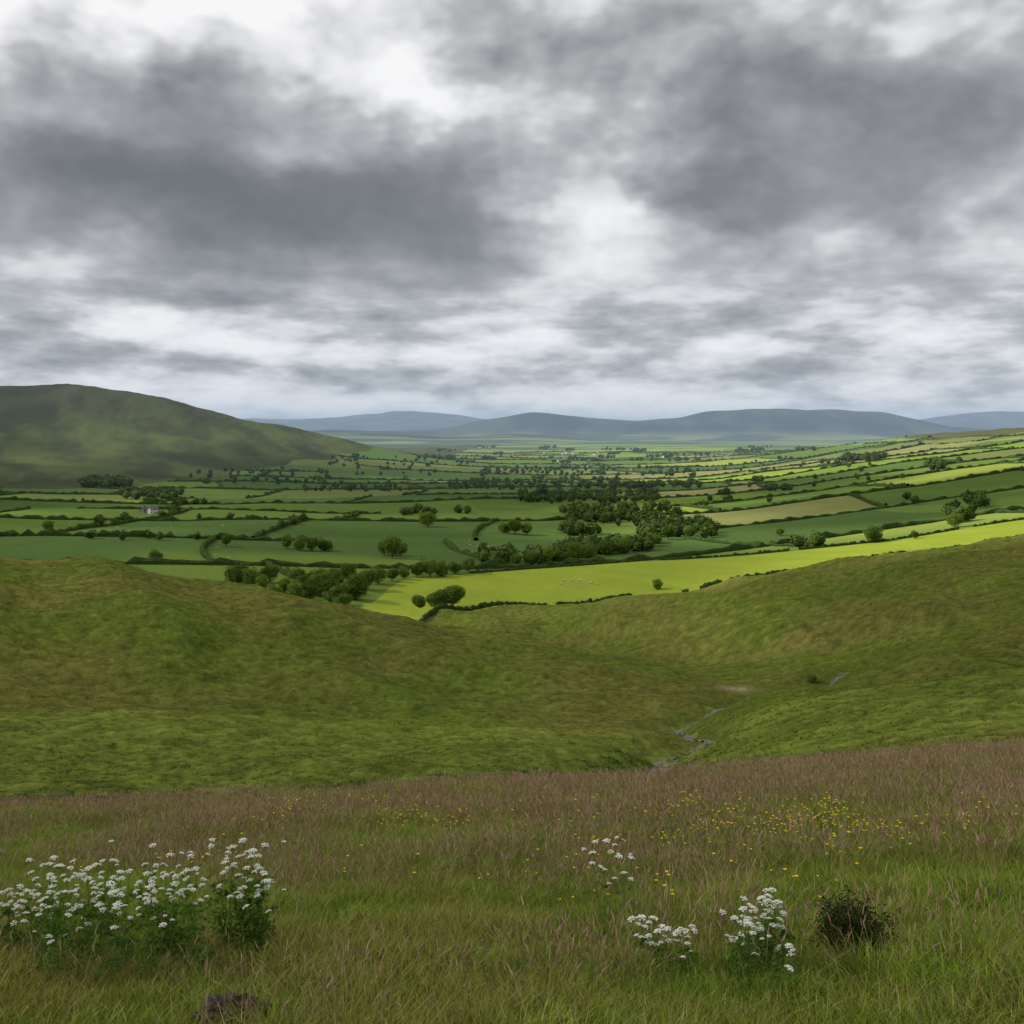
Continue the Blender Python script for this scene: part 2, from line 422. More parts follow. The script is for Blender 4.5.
# ------------------------------------------------------------------ trees
leaf_near=plant_mat('tree_leaves',[(0,(.055,.100,.018)),(.5,(.115,.185,.030)),(1,(.20,.28,.050))],0.3,nscale=0.5)
leaf_far=plant_mat('woodland_leaves',[(0,(.022,.042,.015)),(.5,(.038,.066,.019)),(1,(.078,.115,.028))],0.0,nscale=0.12)
hedge_m=plant_mat('hedge_leaves',[(0,(.022,.042,.014)),(.5,(.034,.058,.017)),(1,(.054,.084,.022))],0.0,nscale=0.4)
bark=plain_mat('bark',(.07,.055,.04),0.9,.4,3)
def tree_arrays(seed,h,nleaf,lsize,wide=1.0,low=0.05,nl=14,limbs=True):
    r=np.random.default_rng(seed); B=Build()
    cz=h*(0.48+low*0.5); R=np.array([h*.42*wide,h*.42*wide,h*(0.46-low*0.45)])
    lob=[]
    for k in range(nl):
        d=r.normal(size=3); d/=np.linalg.norm(d)
        rr=r.uniform(.45,.72); lob.append((np.array([0,0,cz])+d*R*rr, h*r.uniform(.15,.23)))
    lob.append((np.array([0,0,cz]),h*.30)); lob.append((np.array([0,0,cz*.7]),h*.28*wide))
    w=np.array([l[1]**2 for l in lob]); w/=w.sum()
    ch=r.choice(len(lob),nleaf,p=w)
    LC=np.array([l[0] for l in lob])[ch]; LR=np.array([l[1] for l in lob])[ch]
    d=r.normal(size=(nleaf,3)); d/=np.linalg.norm(d,axis=1)[:,None]
    rad=LR*(0.70+0.36*r.random(nleaf)**0.7)
    C=LC+d*rad[:,None]*np.array([1.1,1.1,.9])
    C[:,2]=np.maximum(C[:,2],h*(low*.5+.02)+.03*h*r.random(nleaf))
    V,Q=leaves(C,np.full(nleaf,lsize),d+np.array([0,0,.3]),0.5,r=r); B.add(V,Q,m=1)
    lean=r.normal(size=2)*.03*h
    P=[[0,0,-0.4],[lean[0]*.3,lean[1]*.3,h*.15],[lean[0]*.7,lean[1]*.7,h*.4],[lean[0],lean[1],h*.72]]
    V,Q=tube(P,[h*.035,h*.026,h*.018,h*.006],7); B.add(V,Q,m=0)
    if limbs:
        for l,lr in lob[:8]:
            s=np.array([lean[0]*.5,lean[1]*.5,h*r.uniform(.18,.42)]); mid=(s+l)/2+np.array([0,0,-.03*h])
            V,Q=tube([s,mid,l],[h*.013,h*.009,h*.003],5); B.add(V,Q,m=0)
    return B
NEAR=[tree_arrays(100+k,10.0,4600,0.55,wide=[1.05,.95,1.2,.85,1.1][k],low=[.02,.06,.0,.1,.04][k],nl=13).obj('tree_src',[bark,leaf_near],link=False) for k in range(5)]
def near_tree(px,py,hpx,v=None,name='broadleaf_tree',dmin=455):
    x,D,z=locate(px,py,dmin)
    o=bpy.data.objects.new(name,NEAR[(v if v is not None else random.randrange(5))].data); scene.collection.objects.link(o)
    h=hpx*D/F; s=h/10.0; o.location=(x,D,z-0.1); o.scale=(s*random.uniform(.95,1.25),s*random.uniform(.95,1.25),s); o.rotation_euler=(0,0,random.uniform(0,6.28))
for px,py,h in [(238,584,24),(250,586,20),(262,592,18),(270,583,22),(285,594,17),(296,600,22),(310,602,24),(322,596,28),(333,592,26),(345,608,17),(356,600,30),(366,590,24),(298,586,20),(318,585,20),(378,585,22),(392,582,16),(349,580,18),(276,600,18),(305,592,22),(340,600,20),
                (420,616,18),(440,616,25),(452,616,28),(404,580,14),(418,578,16),(430,577,20),(441,577,18),(455,575,15),(468,574,18)]:
    near_tree(px,py,h)
for px,py,h in [(392,558,24),(384,556,18),(400,556,17),(155,563,15),(226,547,15),(287,549,15),(300,551,16),(312,551,16),(325,551,15),(428,527,18),(515,535,18),(505,533,14),(527,535,14),(875,543,19),(955,528,17),(965,522,15),(657,590,12),(530,567,16),(545,566,20),(560,565,18),(575,560,20),(590,558,18),(605,556,16),(622,553,18),(500,568,12),(516,567,14),(640,551,16),(655,546,14),(48,532,13),(668,540,16),(690,538,14),(706,536,15),(780,536,10),(915,539,9)]:
    near_tree(px,py,h)
near_tree(812,684,11,2,'hawthorn_bush',dmin=190)

LOW=[]
for k in range(6):
    B=tree_arrays(300+k,10.0,150,1.5,wide=[1.05,.9,1.2,.8,1.1,1.0][k],low=.0,nl=8,limbs=False)
    V=ICO1[0].copy(); V=V*np.array([3.3,3.3,3.8])*(1+.25*np.random.default_rng(k).normal(size=(len(V),1)))+np.array([0,0,4.2])
    B.add(V,T=ICO1[1],m=1); LOW.append(B.arrays())
treepos=[]
def wood(px0,px1,py0,py1,n,h=(8,13),slope=0):
    for _ in range(n):
        a=random.random(); px=px0+(px1-px0)*a; py=random.uniform(py0,py1)+slope*a
        x,D,z=locate(px,py,500); treepos.append((x,D,z,random.uniform(*h)))
wood(82,130,483,488,45,(13,17)); wood(120,182,494,500,35,(9,13)); wood(190,330,470,486,40,(7,12)); wood(330,440,458,476,40,(7,11))
wood(480,560,560,566,22,(8,12)); wood(560,660,552,560,50,(8,12),-10); wood(640,716,525,538,65,(8,12)); wood(560,680,508,527,90,(8,12)); wood(520,660,494,504,110,(8,12)); wood(450,620,480,490,100,(8,12))
wood(600,700,484,489,60,(8,12)); wood(400,470,512,516,20,(7,10)); wood(560,600,532,536,20,(7,11)); wood(300,420,488,492,30,(7,10))
wood(480,700,468,477,110,(9,12)); wood(842,884,458,462,40,(12,16)); wood(945,985,500,524,18,(8,12)); wood(700,1000,500,506,8,(7,10)); wood(700,930,478,488,8,(7,10)); wood(640,960,462,472,14,(7,10))
def copse(n,px0,px1,py0,py1,m,h):
    for _ in range(n):
        cx=random.uniform(px0,px1); cy=random.uniform(py0,py1); w=random.uniform(4,16)
        wood(cx-w,cx+w,cy-.8,cy+.8,m,h)
copse(14,430,760,454,462,11,(10,15)); copse(14,430,820,447,452,13,(11,17)); copse(6,330,620,456,464,8,(8,12)); copse(6,700,1000,456,500,8,(8,12)); wood(60,200,538,541,6,(6,8))

HB=Build()
def hedge_line(P, w, h, B, jit=.25):
    n=len(P)
    if n<2: return
    z=terrain(P[:,0],P[:,1]); T=np.gradient(P,axis=0); T/=np.linalg.norm(T,axis=1)[:,None]+1e-9; N=np.stack([-T[:,1],T[:,0]],1)
    hh=h*(1+jit*rng.normal(size=n)).clip(.4,1.8); ww=w*(1+.2*rng.normal(size=n)).clip(.5,1.6)
    sec=[(-1,-.1),(-1.1,.6),(-.5,1),(.5,1),(1.1,.6),(1,-.1)]
    V=np.stack([np.c_[P+N*(ww*a)[:,None], z+hh*b] for a,b in sec],1)
    b0=np.arange(n-1)[:,None]*6+np.arange(5)[None,:]
    Q=np.stack([b0,b0+1,b0+7,b0+6],-1).reshape(-1,4)
    B.add(V.reshape(-1,3),Q,m=0)
def unrot(xr,yr): return rot(xr,yr,-RA)
def do_line(x,y,odd):
    z,px=base_z(x,y); ok=field_mask(x,y,z,px)&(y>455)&(y<(FAR if odd else 5000))&(np.abs(px-512)<760)&~is_bright(px,y)
    st=None
    for k in range(len(x)+1):
        good=k<len(x) and ok[k]
        if good and st is None: st=k
        if (not good) and st is not None:
            if k-st>3:
                P=np.stack([x[st:k],y[st:k]],1); D=P[:,1].mean()
                hedge_line(P,1.2+D/3800,1.8+D/4200+.8*random.random(),HB,.4)
                cl=hash01((P[:,0]/170).astype(int),(P[:,1]/170).astype(int),5); pr=np.where(cl>.86,.18,.003)
                for q in np.flatnonzero(rng.random(len(P))<pr):
                    treepos.append((P[q,0]+random.uniform(-2,2),P[q,1]+random.uniform(-2,2),None,random.choice([4,5,6,7,8,9,11])))
            st=None
for j in range(0,42):
    xr=np.arange(-4200,4200,5.0)
    yr=j*FH-g1(xr)
    x,y=unrot(xr,yr)
    seg=(xr/300+.37*j).astype(int); keep=hash01(seg,np.full(len(seg),j),6)>.10
    ks=np.flatnonzero(np.diff(keep.astype(int)))+1
    for part in np.split(np.arange(len(xr)),ks):
        if keep[part[0]] and np.any((y[part]>450)&(y[part]<5300)): do_line(x[part],y[part],j%2)
    sc=0.6+0.9*float(hash01(j,0,3)); off=float(hash01(j,1,4))*7
    for i in range(-40,48):
        Cc=(i-off)/sc*FW
        if abs(Cc)>4200 or hash01(i,j,7)<.12: continue
        t=np.linspace(0,1,34); xv=np.full(34,Cc)
        for _ in range(30):
            yv=(j+t)*FH-g1(xv); xv=.5*xv+.5*(Cc-g2(yv,xv))
        x,y=unrot(xv,yv)
        if np.any((y>450)&(y<5200)): do_line(x,y,(i%2) or (j%2))
HB.obj('field_hedgerows',[hedge_m])
def crest_hedge(p0,p1,h=2.0,off=3):
    pxs=np.linspace(p0,p1,max(3,int(abs(p1-p0)/12)))
    Ds=bounds(pxs)+off
    P=np.stack([(pxs-CX)/F*Ds,Ds],1); P=resample(P,.9); B=Build(); hedge_line(P,0.8,h*.85,B,.18)
    n=len(P)*14; k=rng.integers(0,len(P),n); zz=terrain(P[k,0],P[k,1])
    C=np.stack([P[k,0]+rng.normal(size=n)*.7,P[k,1]+rng.normal(size=n)*.7,zz+h*rng.uniform(.2,1.08,n)],1)
    V,Q=leaves(C,np.full(n,.4),np.tile([0,0,1.],(n,1)),1.0); B.add(V,Q,m=0)
    B.obj('hedge',[hedge_m])
for a,b in [(384,548),(556,634),(682,690),(700,722),(728,820),(835,962),(985,1150)]: crest_hedge(a,b)
near_pts=lambda ps:[((p-CX)/F*np.interp(p,BTOP_PX,BTOP_D),np.interp(p,BTOP_PX,BTOP_D)+2) for p in ps]
for a,b in [(470,640),(660,790),(800,960),(975,1150)]:
    P=resample(np.array(near_pts(np.linspace(a,b,14))),1.2); B=Build(); hedge_line(P,0.7,1.3,B,.3); B.obj('hedge',[hedge_m])

TP=[t for t in treepos if t[1]>480]
ax=np.array([t[0] for t in TP]); ay=np.array([t[1] for t in TP]); az=terrain(ax,ay); ah=np.array([t[3] for t in TP])
B=Build()
vi=rng.integers(0,6,len(TP)); an=rng.uniform(0,6.28,len(TP))
for k in range(6):
    s=np.flatnonzero(vi==k)
    if not len(s): continue
    V,Q,T,mi=LOW[k]; sc=(ah[s]/10)[:,None]
    wx=rng.uniform(.95,1.4,len(s))[:,None]
    c,sn=np.cos(an[s])[:,None],np.sin(an[s])[:,None]
    X=(V[:,0]*c-V[:,1]*sn)*sc*wx+ax[s][:,None]; Y=(V[:,0]*sn+V[:,1]*c)*sc*wx+ay[s][:,None]; Z=V[:,2]*sc+az[s][:,None]
    VV=np.stack([X,Y,Z],-1).reshape(-1,3); o=np.arange(len(s))*len(V)
    B.add(VV,(Q[None]+o[:,None,None]).reshape(-1,4),(T[None]+o[:,None,None]).reshape(-1,3),m=0)
B.obj('distant_woodland_trees',[leaf_far])
print('distant trees',len(TP))

# ------------------------------------------------------------------ farmhouses, village, sheep
wallm=plain_mat('whitewashed_wall',(.55,.53,.48),.9,.08,1); stonem=plain_mat('stone_wall',(.28,.26,.22),.9,.2,2); slate=plain_mat('slate_roof',(.09,.09,.10),.6,.2,3); glass=plain_mat('window_glass',(.03,.035,.04),.15,.1,1)
def boxV(cx,cy,cz,sx,sy,sz):
    V=np.array([[x,y,z] for x in(-.5,.5) for y in(-.5,.5) for z in(-.5,.5)])*[sx,sy,sz]+[cx,cy,cz]
    Q=np.array([[0,1,3,2],[4,6,7,5],[0,4,5,1],[2,3,7,6],[0,2,6,4],[1,5,7,3]]); return V,Q
def house(px,py,ang,L=11,Wd=7,H=5.2,wm=None,dmin=600):
    wm=wm or wallm; x,D,z=locate(px,py,dmin)
    e=bpy.data.objects.new('farmhouse',None); scene.collection.objects.link(e); e.location=(x,D,z-.2); e.rotation_euler=(0,0,ang)
    B=Build(); V=[[-L/2,-Wd/2,0],[L/2,-Wd/2,0],[L/2,Wd/2,0],[-L/2,Wd/2,0],[-L/2,-Wd/2,H],[L/2,-Wd/2,H],[L/2,Wd/2,H],[-L/2,Wd/2,H],[-L/2,0,H+2.4],[L/2,0,H+2.4]]
    B.add(V,[[0,1,5,4],[2,3,7,6],[1,2,6,5],[3,0,4,7]],[[5,6,9],[7,4,8]]); B.obj('walls',[wm],parent=e)
    B=Build(); o=.35
    for s in(-1,1):
        V=np.array([[-L/2-o,s*(Wd/2+o),H-.2],[L/2+o,s*(Wd/2+o),H-.2],[L/2+o,0,H+2.55],[-L/2-o,0,H+2.55]]); V2=V+[0,0,.2]
        B.add(np.concatenate([V,V2]),[[0,1,2,3],[4,5,6,7],[0,1,5,4],[1,2,6,5],[3,0,4,7]])
    B.obj('roof',[slate],parent=e)
    B=Build()
    for s in(-1,1): B.add(*boxV(s*(L/2-.6),0,H+2.9,.8,.9,1.6))
    B.obj('chimneys',[stonem],parent=e)
    B=Build()
    for zz in(1.5,3.9):
        for xx in(-3.6,0,3.6):
            if zz<2 and xx==0: continue
            for s in(-1,1): B.add(*boxV(xx,s*(Wd/2+.02),zz,1.0,.08,1.2))
    B.obj('windows',[glass],parent=e)
    B=Build(); B.add(*boxV(0,-Wd/2-.03,1.05,1,.1,2.1)); B.obj('door',[bark],parent=e)
house(153,514,.9,8,6,4.2); house(145,513,1.2,8,5,2.6,stonem)
house(590,468,.2,14,8,5.5,stonem); house(632,471,1.0,14,8,5.5,stonem); house(560,462,.2,15,8,6)
VB=Build()
for _ in range(14):
    px=random.gauss(590,50); py=random.uniform(450,459)
    x,D,z=locate(px,py,2500); L=random.uniform(8,14); W=7; H=random.uniform(4,6)
    a=random.uniform(0,3.1); V=np.array([[-L/2,-W/2,0],[L/2,-W/2,0],[L/2,W/2,0],[-L/2,W/2,0],[-L/2,-W/2,H],[L/2,-W/2,H],[L/2,W/2,H],[-L/2,W/2,H],[-L/2,0,H+2.8],[L/2,0,H+2.8]])
    R=np.array([[math.cos(a),-math.sin(a),0],[math.sin(a),math.cos(a),0],[0,0,1]]); V=V@R.T+[x,D,z]
    VB.add(V,[[0,1,5,4],[2,3,7,6],[1,2,6,5],[3,0,4,7]],[[5,6,9],[7,4,8]],m=0); VB.add(V+[0,0,.05],[[4,5,9,8],[6,7,8,9]],m=1)
VB.obj('village_houses',[wallm,slate])
wool=plain_mat('sheep_wool',(.62,.58,.48),.95,.15,6); face=plain_mat('sheep_face',(.05,.045,.04),.8,.1,6)
def sheep_src():
    B=Build(); V=ICO3[0].copy(); V=V*(1+.05*np.random.default_rng(3).normal(size=(len(V),1)))
    V=V*[.55,.27,.30]; V[:,2]*=1-.15*(V[:,0]>.2); B.add(V+[0,0,.62],T=ICO3[1],m=0)
    V,Q=tube([[.42,0,.68],[.6,0,.62],[.7,0,.45]],[.15,.12,.09],8); B.add(V,Q,m=0)
    V,Q=tube([[.64,0,.52],[.72,0,.40],[.80,0,.22],[.82,0,.18]],[.09,.10,.06,.02],8); B.add(V,Q,m=1)
    for s in(-1,1):
        V,Q=leaves(np.array([[.66,s*.13,.5]]),np.array([.14]),np.array([[1.,0,.3]]),.1); B.add(V,Q,m=1)
        V,Q=tube([[.33,s*.14,.5],[.34,s*.14,.25],[.33,s*.14,0]],[.07,.035,.04],6); B.add(V,Q,m=1)
        V,Q=tube([[-.3,s*.14,.55],[-.25,s*.14,.38],[-.40,s*.14,.24],[-.36,s*.14,0]],[.11,.06,.035,.04],6); B.add(V,Q,m=1)
    V,Q=tube([[-.52,0,.7],[-.6,0,.55],[-.6,0,.4]],[.05,.05,.03],6); B.add(V,Q,m=0)
    return B.obj('sheep_src',[wool,face],smooth=True,link=False)
ss=sheep_src()
for _ in range(46):
    px,py=random.choice([(random.gauss(230,30),random.gauss(518,5)),(random.gauss(110,50),random.gauss(522,5)),(random.gauss(230,25),random.gauss(556,4)),(random.gauss(480,20),random.gauss(548,3)),(random.gauss(400,60),random.gauss(508,4)),(random.gauss(560,25),random.gauss(584,3))])
    x,D,z=locate(px,py,455); o=bpy.data.objects.new('sheep',ss.data); scene.collection.objects.link(o); o.location=(x,D,z); o.rotation_euler=(0,0,random.uniform(0,6.28))

# ------------------------------------------------------------------ scattered grasses (geometry nodes instances)
def scatter(name, pts, rotz, scl, sources, idx, mat=None):
    col=bpy.data.collections.new(name+'_sources')
    for s in sources: col.objects.link(s)
    me=bpy.data.meshes.new(name); me.vertices.add(len(pts)); me.vertices.foreach_set('co',np.asarray(pts,np.float32).ravel())
    r=np.zeros((len(pts),3),np.float32); r[:,2]=rotz; r[:,0]=rng.normal(size=len(pts))*.08
    a=me.attributes.new('rot','FLOAT_VECTOR','POINT'); a.data.foreach_set('vector',r.ravel())
    a=me.attributes.new('scl','FLOAT','POINT'); a.data.foreach_set('value',np.asarray(scl,np.float32))
    a=me.attributes.new('idx','INT','POINT'); a.data.foreach_set('value',np.asarray(idx,np.int32))
    ob=bpy.data.objects.new(name,me); scene.collection.objects.link(ob)
    ng=bpy.data.node_groups.new(name,'GeometryNodeTree')
    ng.interface.new_socket('Geometry',in_out='INPUT',socket_type='NodeSocketGeometry'); ng.interface.new_socket('Geometry',in_out='OUTPUT',socket_type='NodeSocketGeometry')
    gi=ng.nodes.new('NodeGroupInput'); go=ng.nodes.new('NodeGroupOutput'); ip=ng.nodes.new('GeometryNodeInstanceOnPoints'); ci=ng.nodes.new('GeometryNodeCollectionInfo')
    ci.inputs['Collection'].default_value=col; ci.inputs['Separate Children'].default_value=True; ci.inputs['Reset Children'].default_value=True
    def na(n,t):
        q=ng.nodes.new('GeometryNodeInputNamedAttribute'); q.data_type=t; q.inputs['Name'].default_value=n
        return [o for o in q.outputs if o.enabled and o.name=='Attribute'][0]
    L=ng.links.new
    L(gi.outputs[0],ip.inputs['Points']); L(ci.outputs[0],ip.inputs['Instance']); ip.inputs['Pick Instance'].default_value=True
    L(na('idx','INT'),ip.inputs['Instance Index']); L(na('rot','FLOAT_VECTOR'),ip.inputs['Rotation']); L(na('scl','FLOAT'),ip.inputs['Scale']); L(ip.outputs[0],go.inputs[0])
    md=ob.modifiers.new('scatter','NODES'); md.node_group=ng
    return ob
BLADE=[(0,1),(.5,.8),(1,.08)]
g_green=plant_mat('grass_blades',[(0,(.088,.138,.014)),(.45,(.140,.212,.022)),(1,(.22,.285,.038))],0.0,patch=(.185,.198,.038),patch_scale=0.45)
g_straw=plant_mat('dry_grass',[(0,(.20,.17,.07)),(.5,(.31,.26,.11)),(1,(.42,.36,.18))],0.0)
g_head=plant_mat('grass_seed_heads',[(0,(.24,.14,.10)),(.5,(.37,.23,.17)),(1,(.50,.35,.25))],0.0)
def blade_set(B,n,rad,h,w,bend,m,r,prof=BLADE):
    a=r.uniform(0,6.28,n); d=rad*np.sqrt(r.random(n)); base=np.stack([np.cos(a)*d,np.sin(a)*d,np.full(n,-.02)],1)
    la=a+r.normal(size=n)*.9; lean=np.stack([np.cos(la),np.sin(la)],1)
    V,Q=ribbons(base,r.uniform(*h,n),lean,r.uniform(*bend,n),r.uniform(*w,n),prof,r=r); B.add(V,Q,m=m)
def green_tuft(seed):
    r=np.random.default_rng(seed); B=Build()
    blade_set(B,110,.26,(.06,.19),(.004,.007),(.2,.9),0,r); blade_set(B,12,.24,(.08,.22),(.003,.005),(.3,.9),1,r)
    return B.obj('a_green%d'%seed,[g_green,g_straw],link=False)
def seed_tuft(seed,hh=(.22,.44),n=9):
    r=np.random.default_rng(seed); B=Build()
    a=r.uniform(0,6.28,n); d=.20*np.sqrt(r.random(n)); base=np.stack([np.cos(a)*d,np.sin(a)*d,np.full(n,-.02)],1)
    lean=np.stack([np.cos(a),np.sin(a)],1); h=r.uniform(*hh,n); bend=r.uniform(.05,.45,n); f=r.uniform(0,3.14,n)
    V,Q=ribbons(base,h,lean,bend,np.full(n,.0024),[(0,1),(.5,.9),(1,.6)],f,r=r); B.add(V,Q,m=1)
    for k in range(2):
        V,Q=ribbons(base,h,lean,bend,r.uniform(.006,.011,n),[(.80,.1),(.86,.9),(.93,.8),(1.02,.05)],f+k*1.57,r=r); B.add(V,Q,m=2)
    blade_set(B,16,.18,(.10,.28),(.003,.006),(.2,.8),0,r)
    return B.obj('b_seed%d'%seed,[g_green,g_straw,g_head],link=False)
def sample_meadow(n,ymin,ymax,power=1.0,width=.53):
    u=rng.random(n); y=(ymin**power+(ymax**power-ymin**power)*u)**(1/power); x=rng.uniform(-1,1,n)*(width*y+0.8)
    return x,y
x,y=sample_meadow(18000,5.0,29,1.5); z=terrain(x,y)
dens=perlin(x/2.2,y/2.2,90)
sc=rng.uniform(.7,1.2,len(x))*(1+.35*dens)
scatter('meadow_grass',np.stack([x,y,z],1),rng.uniform(0,6.28,len(x)),sc,[green_tuft(k) for k in range(6)],rng.integers(0,6,len(x)))
x,y=sample_meadow(17000,6.0,28,1.65); z=terrain(x,y)
k=(perlin(x/2.8,y/2.8,91)+.35*perlin(x/.8,y/.8,92)+sstep(8,15,y)*.60+.10*np.sign(x)-.30)>rng.normal(size=len(x))*.30
x,y,z=x[k],y[k],z[k]
scatter('seed_head_grass',np.stack([x,y,z],1),rng.uniform(0,6.28,len(x)),rng.uniform(.7,1.15,len(x)),[seed_tuft(k) for k in range(6)],rng.integers(0,6,len(x)))
print('seed',len(x))
m_moor=plant_mat('moor_grass',[(0,(.062,.088,.015)),(.5,(.110,.138,.021)),(1,(.17,.182,.038))],0.0,patch=(.138,.140,.034),patch_scale=0.04,nscale=.5)
m_rush=plant_mat('rushes',[(0,(.028,.046,.010)),(.5,(.045,.068,.014)),(1,(.075,.105,.022))],0.0,nscale=.5)
def tussock(seed,mat):
    r=np.random.default_rng(seed); B=Build(); blade_set(B,20,.30,(.12,.32),(.03,.06),(.3,1.0),0,r,[(0,1),(.6,.7),(1,.08)]); return B.obj('c_tus%d'%seed,[mat],link=False)
def inslope(n,y0,y1,p):
    u=rng.random(n); y=(y0**p+(y1**p-y0**p)*u)**(1/p); px=rng.uniform(-60,1084,n); return (px-CX)/F*y,y,px
x,y,px=inslope(42000,60,290,.8)
k=(perlin(x/7,y/9,95)+.4*perlin(x/2,y/2.5,96)>rng.normal(size=len(x))*.4-.05)&(stream_dist(x,y)>1.8); x,y=x[k],y[k]; z=terrain(x,y)
scatter('moor_grass_tussocks',np.stack([x,y,z-.05],1),rng.uniform(0,6.28,len(x)),rng.uniform(.5,1.15,len(x)),[tussock(k,m_moor) for k in range(4)],rng.integers(0,4,len(x)))
x,y,px=inslope(22000,66,130,1.2); t2=perlin(x/2.6,y/2.6,6)+.6*perlin(x/9,y/14,41)
k=(t2>.12+rng.normal(size=len(x))*.12)&(px<600+rng.normal(size=len(x))*40)&(y<92+rng.normal(size=len(x))*8); sdd=stream_dist(x,y); k|=(sdd<6)&(sdd>1.6)&(t2>0)
x,y=x[k],y[k]; z=terrain(x,y)
scatter('rush_clumps',np.stack([x,y,z-.05],1),rng.uniform(0,6.28,len(x)),rng.uniform(.4,1.0,len(x)),[tussock(10+k,m_rush) for k in range(3)],rng.integers(0,3,len(x)))

# ------------------------------------------------------------------ flowers
m_pet=plant_mat('buttercup_petals',[(0,(.60,.42,.01)),(.5,(.75,.55,.015)),(1,(.8,.62,.03))],0.2)
m_stem=plant_mat('green_stems',[(0,(.07,.12,.02)),(.5,(.10,.17,.025)),(1,(.15,.22,.04))],0.0)
m_white=plant_mat('umbel_flowers',[(0,(.68,.69,.58)),(.5,(.80,.80,.72)),(1,(.86,.86,.80))],0.25)
m_fern=plant_mat('parsley_leaves',[(0,(.040,.085,.014)),(.5,(.075,.145,.024)),(1,(.12,.20,.035))],0.3,nscale=8)
def buttercup(seed):
    r=np.random.default_rng(seed); B=Build()
    for q in range(2):
        b=np.array([[r.normal()*.05,r.normal()*.05,0]]); h=np.array([r.uniform(.24,.42)]); ln=r.normal(size=(1,2))*.4
        V,Q=ribbons(b,h,ln,np.array([.3]),np.array([.003]),[(0,1),(.5,1),(1,.7)],r=r); B.add(V,Q,m=1)
        top=b[0]+np.array([ln[0,0]*h[0]*.45,ln[0,1]*h[0]*.45,h[0]*.895])
        for k in range(5):
            a=k*1.2566+r.random()*.2; dx=np.array([math.cos(a),math.sin(a),0]); px_=np.array([-math.sin(a),math.cos(a),0])
            V=[top,top+dx*.007+px_*.008+[0,0,.003],top+dx*.015+[0,0,.008],top+dx*.007-px_*.008+[0,0,.003]]; B.add(V,[[0,1,2,3]],m=0)
    return B.obj('d_butter%d'%seed,[m_pet,m_stem],link=False)
P=[]
for px,py,s,n in [(705,822,35,32),(820,828,30,44),(760,842,50,30),(830,815,12,16),(430,825,30,20),(300,812,30,20),(390,812,20,12),(885,850,20,12),(980,825,40,10),(600,870,60,8),(330,870,120,14),(700,900,160,14),(550,830,300,30)]:
    for _ in range(n):
        a=random.gauss(px,s); b=min(max(random.gauss(py,9),812),1000)
        s25=(np.interp(a,PXF,ROW25)-HY)/F-EYE/25; den=(b+14-HY)/F-s25
        if den<=.075: continue
        D=EYE/den; P.append(((a-CX)/F*D,D))
P=np.array(P); z=terrain(P[:,0],P[:,1])
scatter('buttercup_flowers',np.c_[P,z+.04],rng.uniform(0,6.28,len(P)),rng.uniform(.8,1.35,len(P)),[buttercup(k) for k in range(4)],rng.integers(0,4,len(P)))

def meadow_pos(px,py):
    s25=(np.interp(px,PXF,ROW25)-HY)/F-EYE/25; D=EYE/((py-HY)/F-s25); x=(px-CX)/F*D; return x,D,gz(x,D)
def umbel(B,top,R,r,tilt):
    n=int(r.integers(11,16)); nrm=np.array([tilt[0],tilt[1],1.0]); nrm/=np.linalg.norm(nrm)
    a=np.cross(nrm,[1,0,0]); a/=np.linalg.norm(a); b=np.cross(nrm,a)
    for k in range(n):
        t=2.4*k; rr=R*math.sqrt((k+.3)/n)*.92; c=top+(a*math.cos(t)+b*math.sin(t))*rr+nrm*(R*.42*(1-(rr/R)**2)+R*.1)
        s=top-nrm*R*.55
        V,Q=tube([s,c],[.0012,.0008],3); B.add(V,Q,m=1)
        m=9; dd=r.normal(size=(m,3)); dd/=np.linalg.norm(dd,axis=1)[:,None]; dd[:,2]=np.abs(dd[:,2])*.7
        V,Q=leaves(c+dd*R*.19,np.full(m,R*.30),dd+nrm,.4,.95,r=r); B.add(V,Q,m=0)
